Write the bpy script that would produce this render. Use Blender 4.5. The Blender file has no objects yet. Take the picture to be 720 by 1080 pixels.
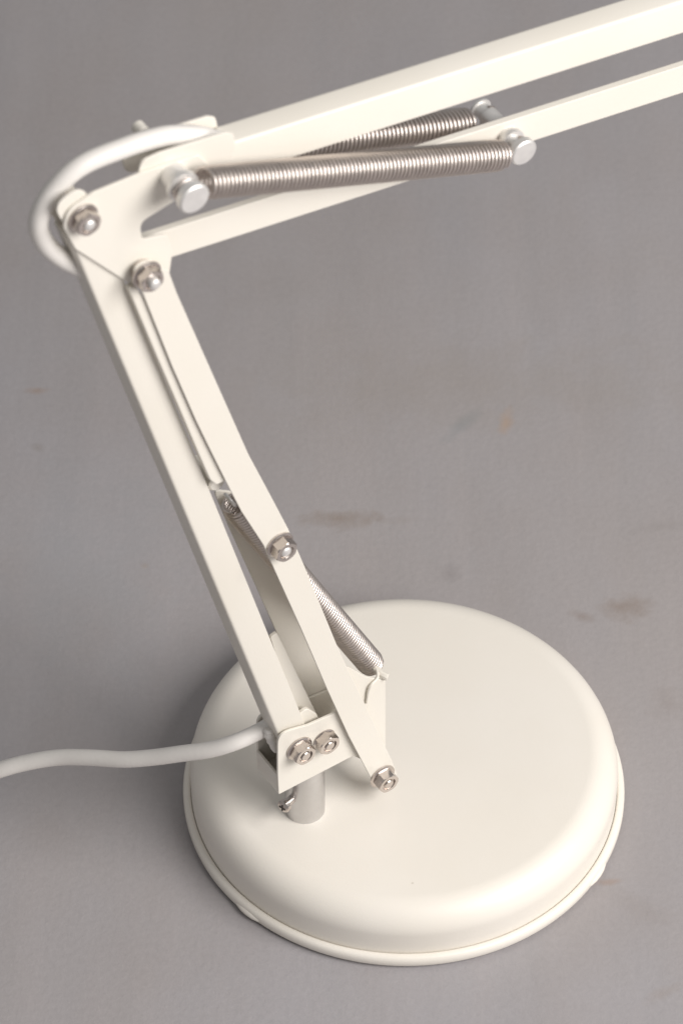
import bpy, bmesh, math, random
from mathutils import Vector, Matrix

S = bpy.context.scene
COL = S.collection

# ------------------------------------------------------------------ camera, light, exposure
cam_d = bpy.data.cameras.new('camera')
cam = bpy.data.objects.new('camera', cam_d)
COL.objects.link(cam)
cam.location = (-0.02823, -1.36058, 1.67665)
cam.rotation_euler = (0.74076, 0, 0)
cam_d.sensor_fit = 'VERTICAL'
cam_d.sensor_height = 36.0
cam_d.lens = 166.667
cam_d.clip_start = 0.01
cam_d.clip_end = 100
cam_d.dof.use_dof = True
cam_d.dof.focus_distance = 2.0577
cam_d.dof.aperture_fstop = 17.0
S.camera = cam

S.view_settings.view_transform = 'Standard'
S.view_settings.look = 'None'
S.view_settings.exposure = 0.0
S.view_settings.gamma = 1.0

w = bpy.data.worlds.new('World')
S.world = w
w.use_nodes = True
bg = w.node_tree.nodes['Background']
bg.inputs[0].default_value = (1.0, 0.985, 0.975, 1)
bg.inputs[1].default_value = 0.30


def area(name, loc, target, sx, sy, power, color):
    d = bpy.data.lights.new(name, 'AREA')
    d.shape = 'RECTANGLE'
    d.size = sx
    d.size_y = sy
    d.energy = power
    d.color = color
    o = bpy.data.objects.new(name, d)
    COL.objects.link(o)
    o.location = loc
    o.rotation_euler = (Vector(target) - Vector(loc)).to_track_quat('-Z', 'Y').to_euler()
    return o


area('window_light', (1.38, -0.84, 1.42), (0.0, 0.0, 0.1), 1.4, 1.2, 56, (1.0, 0.965, 0.935))

# ------------------------------------------------------------------ materials


def nodes_of(m):
    nt = m.node_tree
    return nt, nt.nodes, nt.links, nt.nodes['Principled BSDF']


def noise(N, L, vec, scale, detail=3, rough=0.5):
    n = N.new('ShaderNodeTexNoise')
    n.inputs['Scale'].default_value = scale
    n.inputs['Detail'].default_value = detail
    n.inputs['Roughness'].default_value = rough
    L.new(vec, n.inputs['Vector'])
    return n.outputs['Fac']


def ramp(N, L, fac, stops):
    r = N.new('ShaderNodeValToRGB')
    el = r.color_ramp.elements
    while len(el) < len(stops):
        el.new(0.5)
    for e, (p, c) in zip(el, stops):
        e.position = p
        e.color = c if len(c) == 4 else (*c, 1)
    L.new(fac, r.inputs[0])
    return r.outputs[0]


def math_node(N, L, op, a, b=None):
    m = N.new('ShaderNodeMath')
    m.operation = op
    for i, v in enumerate((a, b)):
        if v is None:
            continue
        if isinstance(v, (int, float)):
            m.inputs[i].default_value = v
        else:
            L.new(v, m.inputs[i])
    return m.outputs[0]


def mix(N, L, fac, a, b, mode='MIX'):
    m = N.new('ShaderNodeMix')
    m.data_type = 'RGBA'
    m.blend_type = mode
    for i, v in ((0, fac), (6, a), (7, b)):
        if isinstance(v, (int, float)):
            m.inputs[i].default_value = v
        elif isinstance(v, tuple):
            m.inputs[i].default_value = (*v, 1) if len(v) == 3 else v
        else:
            L.new(v, m.inputs[i])
    return m.outputs[2]


def bump(N, L, P, h, dist, strength=1.0):
    b = N.new('ShaderNodeBump')
    b.inputs['Distance'].default_value = dist
    b.inputs['Strength'].default_value = strength
    L.new(h, b.inputs['Height'])
    L.new(b.outputs[0], P.inputs['Normal'])


def make(name):
    m = bpy.data.materials.new(name)
    m.use_nodes = True
    return m


def paint(name, col, rough, specks=True):
    m = make(name)
    nt, N, L, P = nodes_of(m)
    tc = N.new('ShaderNodeTexCoord').outputs['Object']
    lo = noise(N, L, tc, 18, 3)
    c = mix(N, L, ramp(N, L, lo, [(0.35, (0, 0, 0)), (0.7, (1, 1, 1))]), col, tuple(x * y for x, y in zip(col, (0.975, 0.97, 0.955))))
    if specks:
        sp = noise(N, L, tc, 150, 2)
        c = mix(N, L, ramp(N, L, sp, [(0.80, (0, 0, 0)), (0.85, (1, 1, 1))]), c, (0.50, 0.44, 0.36))
    L.new(c, P.inputs['Base Color'])
    rr = noise(N, L, tc, 45, 4)
    mr = N.new('ShaderNodeMapRange')
    mr.inputs[3].default_value = rough - 0.06
    mr.inputs[4].default_value = rough + 0.08
    L.new(rr, mr.inputs[0])
    L.new(mr.outputs[0], P.inputs['Roughness'])
    bump(N, L, P, noise(N, L, tc, 900, 3), 0.00006, 0.7)
    return m


def metal(name, col, rough, brushed=0.0):
    m = make(name)
    nt, N, L, P = nodes_of(m)
    tc = N.new('ShaderNodeTexCoord').outputs['Object']
    n1 = noise(N, L, tc, 260, 4)
    c = mix(N, L, n1, tuple(x * 0.82 for x in col), col)
    L.new(c, P.inputs['Base Color'])
    P.inputs['Metallic'].default_value = 1.0
    mr = N.new('ShaderNodeMapRange')
    mr.inputs[3].default_value = rough - 0.07
    mr.inputs[4].default_value = rough + 0.10
    L.new(n1, mr.inputs[0])
    L.new(mr.outputs[0], P.inputs['Roughness'])
    if brushed:
        bump(N, L, P, noise(N, L, tc, 1400, 2), 0.00004, brushed)
    return m


CREAM = paint('cream_enamel', (0.83, 0.788, 0.722), 0.42)
CREAM_EDGE = paint('cream_enamel_arm', (0.795, 0.758, 0.688), 0.38, specks=False)
NICKEL = metal('nickel_plated_steel', (0.66, 0.60, 0.56), 0.24)
ZINC = metal('bright_turned_steel', (0.90, 0.885, 0.865), 0.46)
ZINC.node_tree.nodes['Principled BSDF'].inputs['Metallic'].default_value = 0.72
CHROME = metal('satin_chrome', (0.70, 0.69, 0.69), 0.34)
SPRING = metal('spring_wire', (0.72, 0.655, 0.615), 0.38)
DARK = metal('slot_shade_steel', (0.10, 0.09, 0.085), 0.5)  # near-black colour stands in for the shade inside the screw's slot

RUBBER = make('white_cord_plastic')
nt, N, L, P = nodes_of(RUBBER)
tc = N.new('ShaderNodeTexCoord').outputs['Object']
c = mix(N, L, noise(N, L, tc, 60, 4), (0.77, 0.74, 0.70), (0.82, 0.79, 0.755))
L.new(c, P.inputs['Base Color'])
P.inputs['Roughness'].default_value = 0.42
bump(N, L, P, noise(N, L, tc, 500, 3), 0.0001, 0.6)

FLOOR = make('grey_painted_board')
nt, N, L, P = nodes_of(FLOOR)
geo = N.new('ShaderNodeTexCoord').outputs['Object']


def mapped(vec, sc, rot=0.0, loc=(0, 0, 0)):
    mp = N.new('ShaderNodeMapping')
    mp.inputs['Scale'].default_value = sc
    mp.inputs['Rotation'].default_value = (0, 0, rot)
    mp.inputs['Location'].default_value = loc
    L.new(vec, mp.inputs['Vector'])
    return mp.outputs[0]


big = noise(N, L, mapped(geo, (1, 0.6, 1)), 3.2, 4, 0.55)
streak = noise(N, L, mapped(geo, (1, 0.10, 1), 0.06), 42, 4, 0.6)
grain = noise(N, L, geo, 330, 4, 0.65)
c = mix(N, L, ramp(N, L, big, [(0.34, (0, 0, 0)), (0.66, (1, 1, 1))]), (0.362, 0.336, 0.332), (0.350, 0.338, 0.354))
c = mix(N, L, ramp(N, L, streak, [(0.35, (0, 0, 0)), (0.7, (1, 1, 1))]), c, mix(N, L, 1.0, c, (1.05, 1.04, 1.035), 'MULTIPLY'))
c = mix(N, L, ramp(N, L, grain, [(0.25, (0, 0, 0)), (0.75, (1, 1, 1))]), mix(N, L, 1.0, c, (0.92, 0.92, 0.92), 'MULTIPLY'), c)
mott = noise(N, L, mapped(geo, (1, 0.7, 1), 0.4), 15, 5, 0.6)
c = mix(N, L, ramp(N, L, mott, [(0.42, (0, 0, 0)), (0.68, (1, 1, 1))]), c, mix(N, L, 1.0, c, (0.965, 0.95, 0.935), 'MULTIPLY'))
patch_noise = noise(N, L, geo, 46, 6, 0.7)


def stain_or_tone(x, y, rx, ry, rot, col, amount):
    """a smudge, a broad tone or painted shade on the board: soft ellipse broken up by noise"""
    global c
    ad = N.new('ShaderNodeVectorMath')
    ad.operation = 'SUBTRACT'
    L.new(geo, ad.inputs[0])
    ad.inputs[1].default_value = (x, y, 0)
    mp = mapped(mapped(ad.outputs[0], (1, 1, 1), -rot), (1 / rx, 1 / ry, 1))
    ln = N.new('ShaderNodeVectorMath')
    ln.operation = 'LENGTH'
    L.new(mp, ln.inputs[0])
    d = math_node(N, L, 'ADD', ln.outputs['Value'], math_node(N, L, 'MULTIPLY', math_node(N, L, 'SUBTRACT', patch_noise, 0.5), 2.6))
    f = ramp(N, L, d, [(0.05, (amount,) * 3), (1.15, (0, 0, 0))])
    c = mix(N, L, f, c, col)


stain_or_tone(*(-0.0305, 0.1684), 0.022, 0.007, 0.0, (0.24, 0.185, 0.145), 0.62)
stain_or_tone(*(0.0013, 0.1678), 0.012, 0.004, 0.1, (0.25, 0.19, 0.15), 0.18)
stain_or_tone(*(0.1079, 0.1134), 0.017, 0.010, 0.1, (0.24, 0.185, 0.150), 0.60)
stain_or_tone(*(0.0840, 0.1063), 0.008, 0.004, -0.4, (0.24, 0.19, 0.165), 0.5)
stain_or_tone(*(0.1233, 0.0510), 0.012, 0.011, 0.0, (0.25, 0.21, 0.19), 0.28)
stain_or_tone(*(0.0518, 0.2322), 0.004, 0.013, -0.12, (0.42, 0.27, 0.16), 0.5)
stain_or_tone(*(0.0305, 0.2303), 0.005, 0.018, -0.7, (0.23, 0.25, 0.26), 0.45)
stain_or_tone(*(0.0230, 0.1325), 0.006, 0.007, 0.3, (0.20, 0.18, 0.18), 0.30)
stain_or_tone(*(-0.1776, 0.2534), 0.007, 0.003, 0.0, (0.30, 0.19, 0.12), 0.42)
stain_or_tone(*(-0.1755, 0.2151), 0.005, 0.004, 0.0, (0.22, 0.19, 0.16), 0.30)
stain_or_tone(*(-0.1213, 0.1380), 0.003, 0.003, 0.0, (0.28, 0.20, 0.13), 0.36)
stain_or_tone(*(0.1258, 0.1635), 0.020, 0.004, 0.2, (0.24, 0.22, 0.21), 0.24)
stain_or_tone(*(0.1153, -0.1120), 0.016, 0.004, 0.5, (0.27, 0.20, 0.15), 0.22)
stain_or_tone(*(0.0914, -0.0515), 0.007, 0.002, 0.1, (0.30, 0.19, 0.13), 0.36)
stain_or_tone(*(0.1068, -0.0675), 0.022, 0.010, -0.5, (0.26, 0.22, 0.20), 0.18)
stain_or_tone(*(-0.0663, 0.3273), 0.040, 0.016, 0.2, (0.26, 0.22, 0.19), 0.12)
stain_or_tone(*(0.0869, 0.3613), 0.010, 0.060, 0.0, (0.31, 0.27, 0.25), 0.12)
stain_or_tone(*(-0.1651, -0.0244), 0.030, 0.020, 0.3, (0.26, 0.23, 0.215), 0.15)
stain_or_tone(*(0.0370, 0.2579), 0.13, 0.035, 0.05, (0.315, 0.283, 0.262), 0.4)  # broad warm band: soft shadow and reflection put into the board's colour
stain_or_tone(*(-0.1541, 0.1361), 0.06, 0.08, 0.0, (0.30, 0.305, 0.32), 0.35)  # broad patch of cooler blue-grey
L.new(c, P.inputs['Base Color'])
rr = N.new('ShaderNodeMapRange')
rr.inputs[3].default_value = 0.40
rr.inputs[4].default_value = 0.62
L.new(big, rr.inputs[0])
L.new(rr.outputs[0], P.inputs['Roughness'])
hh = math_node(N, L, 'ADD', math_node(N, L, 'MULTIPLY', streak, 1.0), math_node(N, L, 'MULTIPLY', grain, 0.8))
bump(N, L, P, hh, 0.0005, 0.55)

# ------------------------------------------------------------------ mesh helpers (millimetres in, metres out)
MM = 0.001
PX, PY = (-0.04447, -0.03497)                       # the post on the base, metres
TH = math.radians(57)
U = Vector((math.sin(TH), math.cos(TH), 0))      # along the arm, in its plane
NV = Vector((math.cos(TH), -math.sin(TH), 0))    # across the arm, towards the front


def A(p, n):
    return Vector((PX, PY, 0)) + U * (p[0] * MM) + NV * (n * MM) + Vector((0, 0, p[1] * MM))


def obj(name, bm, mat, parent, bevel=0.0, smooth=True, segs=2, angle=35):
    bmesh.ops.recalc_face_normals(bm, faces=bm.faces)
    for f in bm.faces:
        f.smooth = smooth
    if smooth and not bevel:
        lim = math.radians(angle)
        for e in bm.edges:
            if len(e.link_faces) == 2 and e.calc_face_angle(0) > lim:
                e.smooth = False
    me = bpy.data.meshes.new(name)
    bm.to_mesh(me)
    bm.free()
    me.materials.append(mat)
    o = bpy.data.objects.new(name, me)
    COL.objects.link(o)
    if parent:
        o.parent = parent
    if bevel:
        b = o.modifiers.new('bevel', 'BEVEL')
        b.width = bevel * MM
        b.segments = segs
        b.limit_method = 'ANGLE'
        b.angle_limit = math.radians(angle)
        b.harden_normals = True
    return o


def rnd(pts, r, seg=6):
    """round the corners of a polygon; r is one radius or a list"""
    out = []
    n = len(pts)
    for i in range(n):
        p = Vector(pts[i]); a = Vector(pts[i - 1]); b = Vector(pts[(i + 1) % n])
        ri = r[i] if isinstance(r, (list, tuple)) else r
        if ri <= 0:
            out.append(tuple(p)); continue
        d1 = (a - p); d2 = (b - p)
        l1, l2 = d1.length, d2.length
        d1.normalize(); d2.normalize()
        ang = d1.angle(d2)
        if ang > math.radians(172):
            out.append(tuple(p)); continue
        t = min(ri / math.tan(ang / 2), l1 * 0.48, l2 * 0.48)
        q1 = p + d1 * t; q2 = p + d2 * t
        for k in range(seg + 1):
            s = k / seg
            out.append(tuple(q1 * (1 - s) ** 2 + p * 2 * s * (1 - s) + q2 * s * s))
    return out


def add_plate(bm, poly, n0, n1):
    a = [bm.verts.new(A(p, n0)) for p in poly]
    b = [bm.verts.new(A(p, n1)) for p in poly]
    bm.faces.new(a)
    bm.faces.new(b[::-1])
    for i in range(len(poly)):
        j = (i + 1) % len(poly)
        bm.faces.new((a[i], b[i], b[j], a[j]))


def add_section(bm, p0, p1, sec):
    """extrude a closed section (w across in the arm's plane, n across the plane) from p0 to p1"""
    d = (Vector(p1) - Vector(p0)).normalized()
    wv = Vector((-d.y, d.x))
    rings = []
    for p in (p0, p1):
        rings.append([bm.verts.new(A((p[0] + wv.x * w, p[1] + wv.y * w), n)) for w, n in sec])
    m = len(sec)
    for i in range(m):
        j = (i + 1) % m
        bm.faces.new((rings[0][i], rings[0][j], rings[1][j], rings[1][i]))
    bm.faces.new(rings[0][::-1])
    bm.faces.new(rings[1])


def u_section(w0, w1, half, t, r):
    """U profile: web along w0, open at w1"""
    s = 1 if w1 > w0 else -1
    out = rnd([(w1, half), (w0, half), (w0, -half), (w1, -half)], [0, r, r, 0], 4)
    ri = max(r - t, 0.2)
    inn = rnd([(w1, -half + t), (w0 + s * t, -half + t), (w0 + s * t, half - t), (w1, half - t)], [0, ri, ri, 0], 4)
    return out + inn


def frame(d):
    d = d.normalized()
    a = Vector((0, 0, 1)) if abs(d.z) < 0.9 else Vector((1, 0, 0))
    x = d.cross(a).normalized()
    return x, d.cross(x).normalized(), d


def add_lathe(bm, o, axis, prof, seg=32, cap=True, hexa=False):
    """prof: (radius, height) in mm along axis from o (metres)"""
    x, y, d = frame(axis)
    rings = []
    for r, h in prof:
        rings.append([bm.verts.new(o + d * (h * MM) + (x * math.cos(t) + y * math.sin(t)) * (r * MM))
                      for t in (2 * math.pi * k / seg for k in range(seg))])
    for a, b in zip(rings, rings[1:]):
        for i in range(seg):
            j = (i + 1) % seg
            bm.faces.new((a[i], a[j], b[j], b[i]))
    if cap:
        bm.faces.new(rings[0][::-1])
        bm.faces.new(rings[-1])


def catmull(pts, n=10):
    P_ = [Vector(p) for p in pts]
    P_ = [P_[0] * 2 - P_[1]] + P_ + [P_[-1] * 2 - P_[-2]]
    out = []
    for i in range(1, len(P_) - 2):
        a, b, c_, d = P_[i - 1:i + 3]
        for k in range(n):
            t = k / n
            out.append(0.5 * ((2 * b) + (c_ - a) * t + (2 * a - 5 * b + 4 * c_ - d) * t * t + (3 * b - a - 3 * c_ + d) * t ** 3))
    out.append(P_[-2])
    return out


def add_tube(bm, path, r, seg=12, flat=1.0, cap=True):
    """round tube along metre points; r in mm or a list"""
    path = [Vector(p) for p in path]
    x = None
    rings = []
    for i, p in enumerate(path):
        d = (path[min(i + 1, len(path) - 1)] - path[max(i - 1, 0)]).normalized()
        if x is None:
            x = frame(d)[0]
        x = (x - d * x.dot(d)).normalized()
        y = d.cross(x)
        ri = (r[i] if isinstance(r, list) else r) * MM
        rings.append([bm.verts.new(p + x * (math.cos(t) * ri) + y * (math.sin(t) * ri * flat)) for t in (2 * math.pi * k / seg for k in range(seg))])
    for a, b in zip(rings, rings[1:]):
        for i in range(seg):
            j = (i + 1) % seg
            bm.faces.new((a[i], a[j], b[j], b[i]))
    if cap:
        bm.faces.new(rings[0][::-1])
        bm.faces.new(rings[-1])


def helix(p0, p1, R, pitch, taper=1.0, per=28):
    x, y, d = frame(p1 - p0)
    Ln = (p1 - p0).length / MM
    turns = Ln / pitch
    n = int(turns * per)
    out = []
    for i in range(n + 1):
        s = i / n
        t = 2 * math.pi * turns * s
        e = min(s * turns, (1 - s) * turns)
        rr_ = R * (taper + (1 - taper) * min(1.0, e / 2.0))
        out.append(p0 + d * (Ln * s * MM) + (x * math.cos(t) + y * math.sin(t)) * (rr_ * MM))
    return out


def empty(name, loc):
    o = bpy.data.objects.new(name, None)
    COL.objects.link(o)
    o.location = loc
    return o


# ------------------------------------------------------------------ setting
bm = bmesh.new()
bmesh.ops.create_grid(bm, x_segments=8, y_segments=8, size=5.0)
fl = obj('tabletop', bm, FLOOR, None, smooth=False)
fl['kind'] = 'structure'

# ------------------------------------------------------------------ the lamp
lamp = empty('desk_lamp', (0, 0, 0))
lamp['label'] = 'cream enamelled balanced-arm desk lamp with round weighted base, bare coil springs and white cord'
lamp['category'] = 'lamp'

Z = Vector((0, 0, 1))
O = Vector((0, 0, 0))
RB, HB, RR = 96.47, 31.81, 13.54
prof = [(RB - 6, 1.0), (RB - 0.6, 1.0), (RB - 0.2, 6.0), (RB - 0.1, 8.0)]
for k in range(0, 15):
    t = k / 14 * math.pi / 2
    prof.append((RB - RR + RR * math.cos(t) - 0.0, HB - RR + RR * math.sin(t)))
for r_ in (60, 40, 20, 1.0):
    prof.append((r_, HB + 0.0))
bm = bmesh.new()
add_lathe(bm, O, Z, prof, 160)
base = obj('base', bm, CREAM, lamp, angle=50)
bm = bmesh.new()
rp = [(RB - 8, 0.9), (98.6, 0.9), (99.4, 1.2), (100.0, 2.2), (100.0, 4.6), (99.6, 6.0), (98.7, 6.8), (97.6, 7.0), (RB + 0.35, 6.9), (RB + 0.1, 6.55), (RB, 6.0), (RB, 3.0)]
add_lathe(bm, O, Z, rp, 160)
obj('rim', bm, CREAM, base, angle=60)
for az in (-134.5, -30, 98):
    a = math.radians(az)
    e = Vector((math.cos(a), math.sin(a), 0)); t_ = Vector((-e.y, e.x, 0))
    bm = bmesh.new()
    bmesh.ops.create_uvsphere(bm, u_segments=20, v_segments=12, radius=1)
    for v in bm.verts:
        q = v.co.copy()
        v.co = e * (0.0957 + q.x * 0.0054) + t_ * (q.y * 0.0115) + Z * (0.0030 + q.z * 0.0029)
    obj('foot', bm, CREAM, base)

# post and its set screw
PO = Vector((PX, PY, 0))
bm = bmesh.new()
add_lathe(bm, PO + Z * (HB - 1) * MM, Z, [(8.9, 0), (9.0, 0.4), (9.0, 48.0), (8.0, 48.6)], 48)
post = obj('post', bm, CHROME, lamp)
sd = Vector((-0.62, -0.78, 0.02)).normalized()
so = PO + Z * (47.0) * MM + sd * 8.5 * MM
bm = bmesh.new()
add_lathe(bm, so, sd, [(1.9, 0), (1.9, 4.4), (3.0, 4.6), (3.1, 6.3), (2.6, 7.0), (1.6, 7.3)], 20)
screw = obj('set_screw', bm, NICKEL, post)
x_, y_, d_ = frame(sd)
bm = bmesh.new()
for a_, b_ in ((x_, y_), (y_, x_)):
    c0 = so + d_ * 7.25 * MM
    vs = []
    for dz in (0.0, 0.25):
        for sa, sb in ((-1, -1), (1, -1), (1, 1), (-1, 1)):
            vs.append(bm.verts.new(c0 + a_ * sa * 1.7 * MM + b_ * sb * 0.42 * MM + d_ * (dz + (0.02 if a_ is x_ else 0)) * MM))
    bm.faces.new(vs[:4]); bm.faces.new(vs[4:])
    for i in range(4):
        bm.faces.new((vs[i], vs[(i + 1) % 4], vs[4 + (i + 1) % 4], vs[4 + i]))
obj('cross_slot', bm, DARK, screw, smooth=False)

# ---- bracket on the post
BO = 9.4
bpoly = rnd([(-19.36, 64.23), (-19.69, 77.53), (-19.36, 105.65), (-3.86, 101.27), (10.31, 100.36), (11.80, 129.75), (17.14, 126.35), (25.97, 114.43), (36.12, 105.40), (36.50, 58.61),
             (39.42, 42.13), (33.40, 36.82), (28.81, 43.88), (23.73, 59.81), (19.22, 65.09)], [0.6, 0, 5.5, 0, 3, 2, 2, 5, 1.5, 3, 5, 5, 3, 2, 0])
bm = bmesh.new()
add_plate(bm, bpoly, BO - 1.3, BO)
rpoly = rnd([(-18.76, 63.53), (-18.91, 100.54), (1.79, 95.14), (16.56, 93.32), (31.42, 92.46), (36.91, 85.08), (39.63, 40.80), (33.56, 36.82), (20.46, 63.26)], [0.6, 5.5, 0, 0, 2, 3, 5, 5, 3])
add_plate(bm, rpoly, -BO, -BO + 1.3)
web = [(-19.36, 64.23), (-19.80, 76.95)]
wu = 1.3
add_plate(bm, [web[0], (web[0][0] + wu, web[0][1]), (web[1][0] + wu, web[1][1]), web[1]], -BO + 1.31, BO - 1.31)
# floor of the bracket that the post carries
zb = web[0][1] + 0.3
add_plate(bm, [(web[0][0] + wu + .01, zb), (24, zb), (24, zb + 1.3), (web[0][0] + wu + .01, zb + 1.3)], -BO + 1.31, BO - 1.31)
bracket = obj('bracket', bm, CREAM_EDGE, lamp, bevel=0.28)


def nut(p, n, parent, r=6.3, hex_r=5.35, h=5.0, bolt=0.8, dome=False, turn=0.2, washer=1.0, mat=None):
    o = A(p, n)
    mat = mat or NICKEL
    bm = bmesh.new()
    add_lathe(bm, o, NV, [(r * 0.97, 0), (r, 0.25), (r, washer * 0.8), (r * 0.86, washer + 0.25)], 36)
    x, y, d = frame(NV)
    rings = []
    for rr_, hh_ in ((hex_r, washer), (hex_r, h - 0.45 + washer), (hex_r * 0.90, h + washer), (3.3, h + washer), (2.9, h + washer - 0.9)):
        ring = []
        for k in range(36):
            t = 2 * math.pi * k / 36
            m_ = (t - turn) % (math.pi / 3) - math.pi / 6
            rad = hex_r * 0.87 / math.cos(m_)
            if rr_ < hex_r - 0.01:
                rad = min(rad, rr_)
            ring.append(bm.verts.new(o + d * hh_ * MM + (x * math.cos(t) + y * math.sin(t)) * rad * MM))
        rings.append(ring)
    for a, b in zip(rings, rings[1:]):
        for i in range(36):
            j = (i + 1) % 36
            bm.faces.new((a[i], a[j], b[j], b[i]))
    bm.faces.new(rings[0][::-1]); bm.faces.new(rings[-1])
    nt_ = obj('flange_nut', bm, mat, parent, angle=22)
    bm = bmesh.new()
    top = h + washer + bolt
    if dome:
        pr = [(2.45, washer + 1)] + [(2.45 * math.cos(t), top - 1.1 + 1.1 * math.sin(t)) for t in (0, .3, .6, .9, 1.2, 1.45)]
    else:
        pr = [(2.35, washer + 1), (2.35, top - 0.35), (2.0, top), (0.3, top + 0.02)]
    add_lathe(bm, o, NV, pr, 24)
    obj('bolt_end', bm, ZINC if dome else NICKEL, nt_, angle=25)
    return nt_


def rod(name, p, n0, n1, r, mat, parent, c=0.4):
    bm = bmesh.new()
    h = abs(n1 - n0)
    add_lathe(bm, A(p, min(n0, n1)), NV, [(r - c, 0), (r, c), (r, h - c), (r - c, h)], 32)
    return obj(name, bm, mat, parent)


nut((-8.82, 89.44), 9.41, bracket, turn=0.15, bolt=0.2)
nut((4.15, 87.04), 9.41, bracket, r=5.5, turn=0.5, washer=0.5, h=4.6, bolt=0.2)
rod('spacer_tube', (32.83, 45.85), 9.41, 12.1, 3.4, CREAM_EDGE, bracket)
rod('pivot_bolt', (-8.82, 89.44), -11.5, 9.2, 2.4, NICKEL, bracket)
rod('pivot_bolt', (4.15, 87.04), -11.5, 9.2, 2.4, NICKEL, bracket)

# inner lever and rounded tab between the bracket plates
bm = bmesh.new()
add_plate(bm, rnd([(-17.04, 159.26), (-13.69, 160.22), (5.10, 96.92), (11.91, 75.06), (2.00, 71.80), (-9.78, 124.26)], 1.0), -0.8, 0.8)
obj('lever_plate', bm, CREAM_EDGE, bracket, bevel=0.25)
bm = bmesh.new()
add_plate(bm, rnd([(-6.36, 106.14), (-1.97, 107.75), (2.87, 100.79), (7.23, 86.39), (7.19, 73.45), (-4.60, 81.22)], [2, 3, 2, 1, 1, 1]), 3.6, 5.6)
obj('tab', bm, CREAM_EDGE, bracket, bevel=0.5)

# ---- main lower arm: U channel, web on the left
MH = 6.9
mt, mb = (-103.80, 440.61), (-15.97, 93.22)
tl, bl = Vector(mt), Vector(mb)
dv = (bl - tl).normalized()
perp = Vector((-dv.y, dv.x))          # left to right when looking along the arm from the top
wr = (Vector((-26.20, 187.39)) - tl).dot(perp)
bm = bmesh.new()
add_section(bm, tuple(tl - dv * 3), tuple(bl + dv * 1.0), u_section(0, wr, MH, 1.3, 1.5))
# rounded upper ear of the rear wall and lower tongue round the pivot
earc = Vector((-96.09, 447.33))
arm = obj('lower_arm', bm, CREAM_EDGE, lamp, bevel=0.22)
arm['label'] = 'square channel lower arm'
bm = bmesh.new()
e0 = tl - dv * 3.05
ear = rnd([tuple(e0 + perp * 1.2), tuple(e0 - dv * 24 - perp * 1.0), tuple(e0 - dv * 24 + perp * (wr - 0.6)), tuple(e0 + perp * (wr - 0.2))], [0, 8, 8, 0], 8)
short = [tuple(Vector(q) + dv * 8 if (Vector(q) - e0).dot(dv) < -10 else Vector(q)) for q in ear]
add_plate(bm, short, -MH, -MH + 1.3)
add_plate(bm, ear, MH - 1.3, MH - 0.02)
obj('pivot_ear', bm, CREAM_EDGE, arm, bevel=0.3)
bm = bmesh.new()
e1 = bl + dv * 1.05
ton = rnd([tuple(e1 + perp * 0.6), tuple(e1 + dv * 11 + perp * 1.0), tuple(e1 + dv * 11 + perp * (wr - 1)), tuple(e1 + perp * (wr - 0.4))], [0, 6, 6, 0], 8)
add_plate(bm, ton, MH - 1.3, MH - 0.02)
add_plate(bm, ton, -MH, -MH + 1.3)
obj('pivot_tongue', bm, CREAM_EDGE, arm, bevel=0.3)

# ---- parallel bar (two plates, the spring between them)
FB = 12.2
fpoly = [(-82.09, 422.93), (-73.72, 423.44), (-66.50, 413.04), (-63.13, 399.05), (-50.99, 356.05), (-32.91, 292.16), (-23.40, 263.59), (-14.54, 236.55), (-6.87, 209.11), (9.03, 149.15),
         (13.37, 133.99), (37.98, 52.57), (41.13, 39.87), (35.61, 34.88), (29.01, 41.31), (24.67, 54.81), (15.38, 83.79), (4.15, 122.97), (-9.02, 171.50),
         (-21.26, 214.94), (-26.55, 233.93), (-36.63, 260.08), (-42.16, 277.49), (-49.46, 301.23), (-56.59, 325.01), (-66.42, 360.99), (-77.69, 405.95)]
rad = [6, 8, 6, 0, 0, 12, 0, 6, 10, 0, 0, 4, 4, 5, 4, 4, 0, 0, 0, 8, 6, 10, 0, 12, 0, 0, 0]
bm = bmesh.new()
add_plate(bm, rnd(fpoly, rad), FB - 1.2, FB)
pbar = obj('parallel_bar', bm, CREAM_EDGE, lamp, bevel=0.25)
bm = bmesh.new()
add_plate(bm, rnd([(-36.68, 253.29), (-28.12, 247.09), (-8.03, 194.10), (14.42, 118.90), (34.26, 54.65), (37.34, 40.72), (31.27, 38.07), (25.20, 47.39), (6.46, 96.69), (-4.87, 137.33), (-17.61, 183.79), (-29.47, 225.92)], [3, 3, 0, 0, 4, 5, 5, 4, 0, 0, 0, 0]), -10.9, -9.7)
obj('rear_plate', bm, CREAM_EDGE, pbar, bevel=0.25)
bm = bmesh.new()
add_plate(bm, rnd([(-83.52, 411.49), (-80.19, 410.71), (-68.86, 384.10), (-54.80, 334.11), (-41.73, 288.31), (-40.98, 281.18), (-47.27, 280.95), (-50.07, 285.40), (-52.33, 293.39), (-55.16, 303.88), (-61.93, 329.56), (-71.99, 367.12)], [1.5, 2, 0, 0, 2, 2, 1, 2, 4, 0, 0, 0]), 7.3, 10.7)
obj('stiffener_strip', bm, CREAM_EDGE, pbar, bevel=0.9, segs=3)
rod('spring_anchor_pin', (-44.17, 275.85), -9.6, 6.4, 3.9, CREAM_EDGE, pbar, c=0.8)
nut((-18.99, 230.23), FB + .02, pbar, dome=True, turn=0.35, bolt=0.4)
nut((32.75, 45.45), FB + .02, pbar, turn=0.05, bolt=0.2)
nut((-76.46, 416.90), FB + .02, pbar, dome=True, turn=0.6, bolt=2.6, h=4.2)
rod('pivot_bolt', (32.75, 45.45), -13, 12.0, 2.4, NICKEL, pbar)
rod('pivot_bolt', (-18.99, 230.23), -9.6, 10.9, 2.2, NICKEL, pbar)

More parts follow.
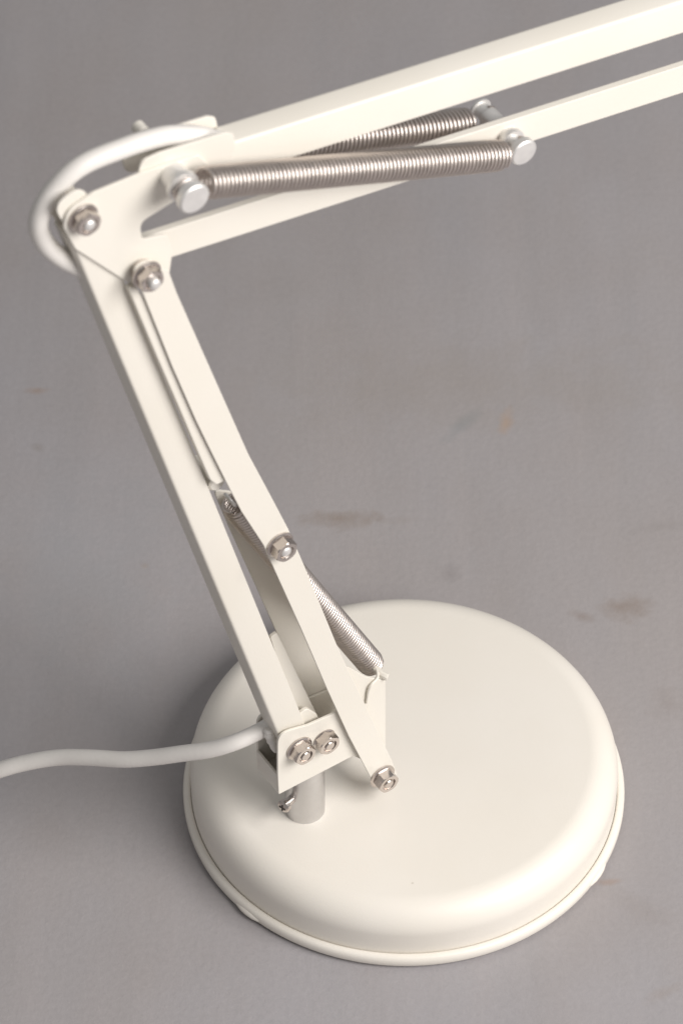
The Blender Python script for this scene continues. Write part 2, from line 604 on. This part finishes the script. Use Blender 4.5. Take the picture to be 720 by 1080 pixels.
# ---- lower spring
s0, s1 = A((-32.31, 250.10), -1.5), A((36.61, 104.56), -1.5)
bm = bmesh.new()
add_tube(bm, helix(s0, s1, 5.35, 2.02, 0.85), 0.77, 10)
lsp = obj('lower_spring', bm, SPRING, lamp, angle=89)
lsp['label'] = 'slim coil spring beside the base bracket'


def arc_loop(c_, a, b, r, t0, t1, n=18):
    return [c_ + (a * math.cos(t0 + (t1 - t0) * k / n) + b * math.sin(t0 + (t1 - t0) * k / n)) * r * MM for k in range(n + 1)]


sdv = (s1 - s0).normalized()
bm = bmesh.new()
add_tube(bm, [s0 + sdv * 1.0 * MM] + arc_loop(s0 - sdv * 3.2 * MM, -sdv, NV, 3.0, 2.6, -2.9), 0.8, 8)
obj('spring_hook', bm, ZINC, lsp, angle=89)
bm = bmesh.new()
add_tube(bm, [s1 - sdv * 1.0 * MM] + arc_loop(s1 + sdv * 2.8 * MM, sdv, NV, 2.6, 2.6, -2.9), 0.8, 8)
obj('spring_hook', bm, ZINC, lsp, angle=89)
bm = bmesh.new()
hk = [A((35.11, 110.10), 3), A((32.16, 110.08), 9), A((28.06, 109.25), 10.6), A((26.61, 105.74), 10.4), A((25.90, 97.90), 10.0)]
add_tube(bm, catmull(hk, 6), 0.7, 8)
obj('hook_wire', bm, CREAM_EDGE, bracket, angle=89)
bm = bmesh.new()
hk = [A((34.13, 109.46), 0), A((34.63, 109.14), 6), A((35.61, 108.83), 9.0), A((36.60, 108.51), 10.4)]
add_tube(bm, catmull(hk, 6), [1.7] * 18 + [1.3], 10)
obj('hook_stud', bm, CREAM_EDGE, bracket)

# ---- elbow plate
EP = 8.3
epoly = rnd([(-108.42, 454.99), (-106.01, 462.46), (-95.28, 465.56), (-74.43, 464.88), (-62.51, 463.57), (-49.30, 461.15), (-44.50, 452.85), (-48.02, 445.86), (-61.06, 443.32), (-75.74, 440.19),
             (-75.25, 431.02), (-64.46, 428.29), (-62.27, 417.62), (-64.40, 403.61), (-72.12, 400.67), (-81.03, 410.58), (-103.78, 441.26)], [6, 7, 4, 0, 0, 4, 4, 4, 0, 4.0, 3.0, 3, 4, 6, 6, 6, 6], 8)
bm = bmesh.new()
add_plate(bm, epoly, EP - 1.3, EP)
elbow = obj('elbow_plate', bm, CREAM_EDGE, lamp, bevel=0.3)
nut((-100.21, 456.02), EP + .02, elbow, dome=True, turn=0.3, bolt=1.0, h=4.4)
rod('pivot_bolt', (-100.21, 456.02), -10.5, 6.8, 2.4, NICKEL, elbow)
rod('pivot_spacer', (-76.46, 416.90), 8.32, 10.98, 4.6, NICKEL, elbow)

# ---- upper arm: inverted U channel; its top is cut away at the elbow end
UH = 5.6
c0, c1 = Vector((-33.91, 457.22)), Vector((177.01, 426.90))
ud = (c1 - c0).normalized()
uw = Vector((ud.y, -ud.x))            # from the top edge down
depth = (Vector((113.37, 418.97)) - c0).dot(uw)
bm = bmesh.new()
add_section(bm, tuple(c0), tuple(c0 + ud * 420), [(-w, n) for w, n in u_section(0, depth, UH, 1.3, 1.3)])
upper = obj('upper_arm', bm, CREAM_EDGE, lamp, bevel=0.22)
sl = rnd([(-74.83, 464.46), (-73.00, 469.30), (-65.18, 469.38), (-36.65, 465.20), (-33.35, 463.04), (-32.22, 456.64), (-34.96, 445.84), (-52.95, 448.28), (-72.71, 454.63)], [5, 5, 8, 1, 2, 3, 3, 5, 5], 8)
bm = bmesh.new()
add_plate(bm, sl, UH + 0.02, 6.9)
add_plate(bm, [(a_, b_ - 1.6) for a_, b_ in sl], -6.9, -UH - 0.02)
obj('clamp_sleeve', bm, CREAM_EDGE, upper, bevel=0.3)

rod('rivet', (-63.80, 467.88), -12.0, -6.91, 2.6, CREAM_EDGE, upper)

# ---- lower bar of the upper arm
LB = 1.6
b0, b1 = Vector((-68.48, 423.95)), Vector((117.03, 396.38))
bd = (b1 - b0).normalized()
bw = Vector((bd.y, -bd.x))
bdep = (Vector((117.63, 381.20)) - b0).dot(bw)
bm = bmesh.new()
q = [tuple(b0 - bd * 9), tuple(b0 + bd * 460), tuple(b0 + bd * 460 + bw * bdep), tuple(b0 - bd * 9 + bw * bdep)]
add_plate(bm, rnd(q, [5, 0, 0, 5], 6), -LB, LB)
ubar = obj('upper_bar', bm, CREAM_EDGE, lamp, bevel=0.4)
rod('pivot_bolt', tuple(b0 - bd * 3 + bw * bdep * 0.5), -6.5, 8.0, 3.2, NICKEL, ubar)


def spring_pin(p, n0, n1, parent, big, r, front=True, back=True):
    """turned steel pin with a groove and a wide flat head"""
    bm = bmesh.new()
    Ln = n1 - n0
    pr = []
    if back:
        pr += [(big * 0.8 - .4, 0), (big * 0.8, 0.4), (big * 0.8, 1.4), (r * 0.82, 1.7), (r * 0.82, 6.0), (r, 6.4)]
    else:
        pr += [(r, 0)]
    pr += [(r, Ln - 10.4), (r * 1.22, Ln - 10.1), (r * 1.22, Ln - 8.2), (r * 0.8, Ln - 7.9), (r * 0.8, Ln - 3.9), (big * 0.9, Ln - 3.7), (big, Ln - 3.2), (big, Ln - 0.6), (big - 0.6, Ln), (big * 0.55, Ln + 0.05)]
    add_lathe(bm, A(p, n0), NV, pr, 40)
    return obj('spring_pin', bm, ZINC, parent)


pinR = (96.34, 392.03)
spring_pin(pinR, -18, 14, ubar, 5.9, 4.3)
pinL = (-61.41, 457.91)
spring_pin(pinL, 8.32, 25, elbow, 6.4, 5.3, back=False)

# ---- upper springs
for nm, q0, q1, lab in (('upper_spring', ((-54.18, 457.29), 18), ((88.81, 390.78), 8.5), 'stout coil spring in front of the upper arm'),
                        ('upper_spring', ((-46.57, 440.67), -14), ((87.60, 392.35), -12.5), 'stout coil spring behind the upper arm')):
    a_, b_ = A(*q0), A(*q1)
    R_ = 5.75
    bm = bmesh.new()
    add_tube(bm, helix(a_, b_, R_, 2.05, 0.94, 30), 0.74, 10)
    sp = obj(nm, bm, SPRING, lamp, angle=89)
    sp['label'] = lab
    dd = (b_ - a_).normalized()
    up = (Z - dd * dd.z).normalized()
    side = dd.cross(up)
    bm = bmesh.new()
    tgt = A(pinR, q1[1])
    add_tube(bm, catmull([b_ - dd * 1.5 * MM - up * R_ * MM, b_ + dd * 1.0 * MM - up * (R_ - 0.3) * MM, tgt - up * 4.3 * MM - dd * 0.5 * MM, tgt - up * 3.4 * MM + dd * 2.6 * MM, tgt + dd * 4.0 * MM, tgt + up * 3.0 * MM + dd * 2.2 * MM, tgt + up * 3.8 * MM - dd * 0.6 * MM], 6), 0.85, 8)
    obj('spring_hook', bm, SPRING, sp, angle=89)
    bm = bmesh.new()
    tl_ = A(pinL, q0[1])
    add_tube(bm, catmull([a_ + dd * 1.5 * MM - up * R_ * MM, a_ - dd * 1.0 * MM - up * (R_ - 0.3) * MM, tl_ - up * 4.6 * MM, tl_ - up * 3.4 * MM - dd * 3.0 * MM, tl_ - dd * 4.6 * MM, tl_ + up * 3.2 * MM - dd * 2.6 * MM, tl_ + up * 4.4 * MM], 6), 0.85, 8)
    obj('spring_hook', bm, SPRING, sp, angle=89)

# ---- cord: loop at the elbow and tail at the foot
bm = bmesh.new()
loop = [A((-12.80, 445.74), 0), A((-25.51, 448.29), 0), A((-33.43, 453.30), 0), A((-43.31, 461.25), 0), A((-53.56, 467.18), 0), A((-62.16, 470.35), 0), A((-76.90, 472.58), 0), A((-94.92, 471.75), -1), A((-106.74, 463.75), -2),
        A((-113.02, 452.95), -2), A((-111.60, 441.41), -2), A((-104.82, 429.38), -2), A((-95.95, 419.46), -1)]
add_tube(bm, catmull(loop, 10), 3.95, 20)
cord = obj('power_cord', bm, RUBBER, lamp)
bm = bmesh.new()
tail = [A((-10.20, 102.28), -2), A((-14.49, 97.67), -3), A((-19.25, 94.65), -4), (-0.07347, -0.04631, 0.09200), (-0.08512, -0.04588, 0.08600), (-0.09856, -0.04251, 0.07900), (-0.11127, -0.03888, 0.07200), (-0.12405, -0.03502, 0.06600), (-0.13909, -0.02900, 0.06000), (-0.15335, -0.02406, 0.05400), (-0.16718, -0.02184, 0.04800), (-0.18016, -0.02127, 0.04200),
        (-0.19993, -0.02020, 0.03000), (-0.22232, -0.01815, 0.01400), (-0.24226, -0.01793, 0.00420), (-0.27576, -0.02760, 0.00400)]
tp = catmull(tail, 10)
add_tube(bm, tp, 3.7, 20, 0.98)
obj('cord_tail', bm, RUBBER, cord)
bm = bmesh.new()
add_tube(bm, catmull([A((-17.84, 99.03), 0), A((-18.03, 95.67), 1), A((-17.26, 91.68), 2), A((-16.50, 85.74), 3)], 5), [2.0, 2.4, 2.6, 2.3, 2.6, 2.8, 2.6, 2.3, 2.5, 2.7, 2.4, 2.1, 2.2, 2.0, 1.6, 1.2], 12)
obj('strain_relief', bm, RUBBER, cord)
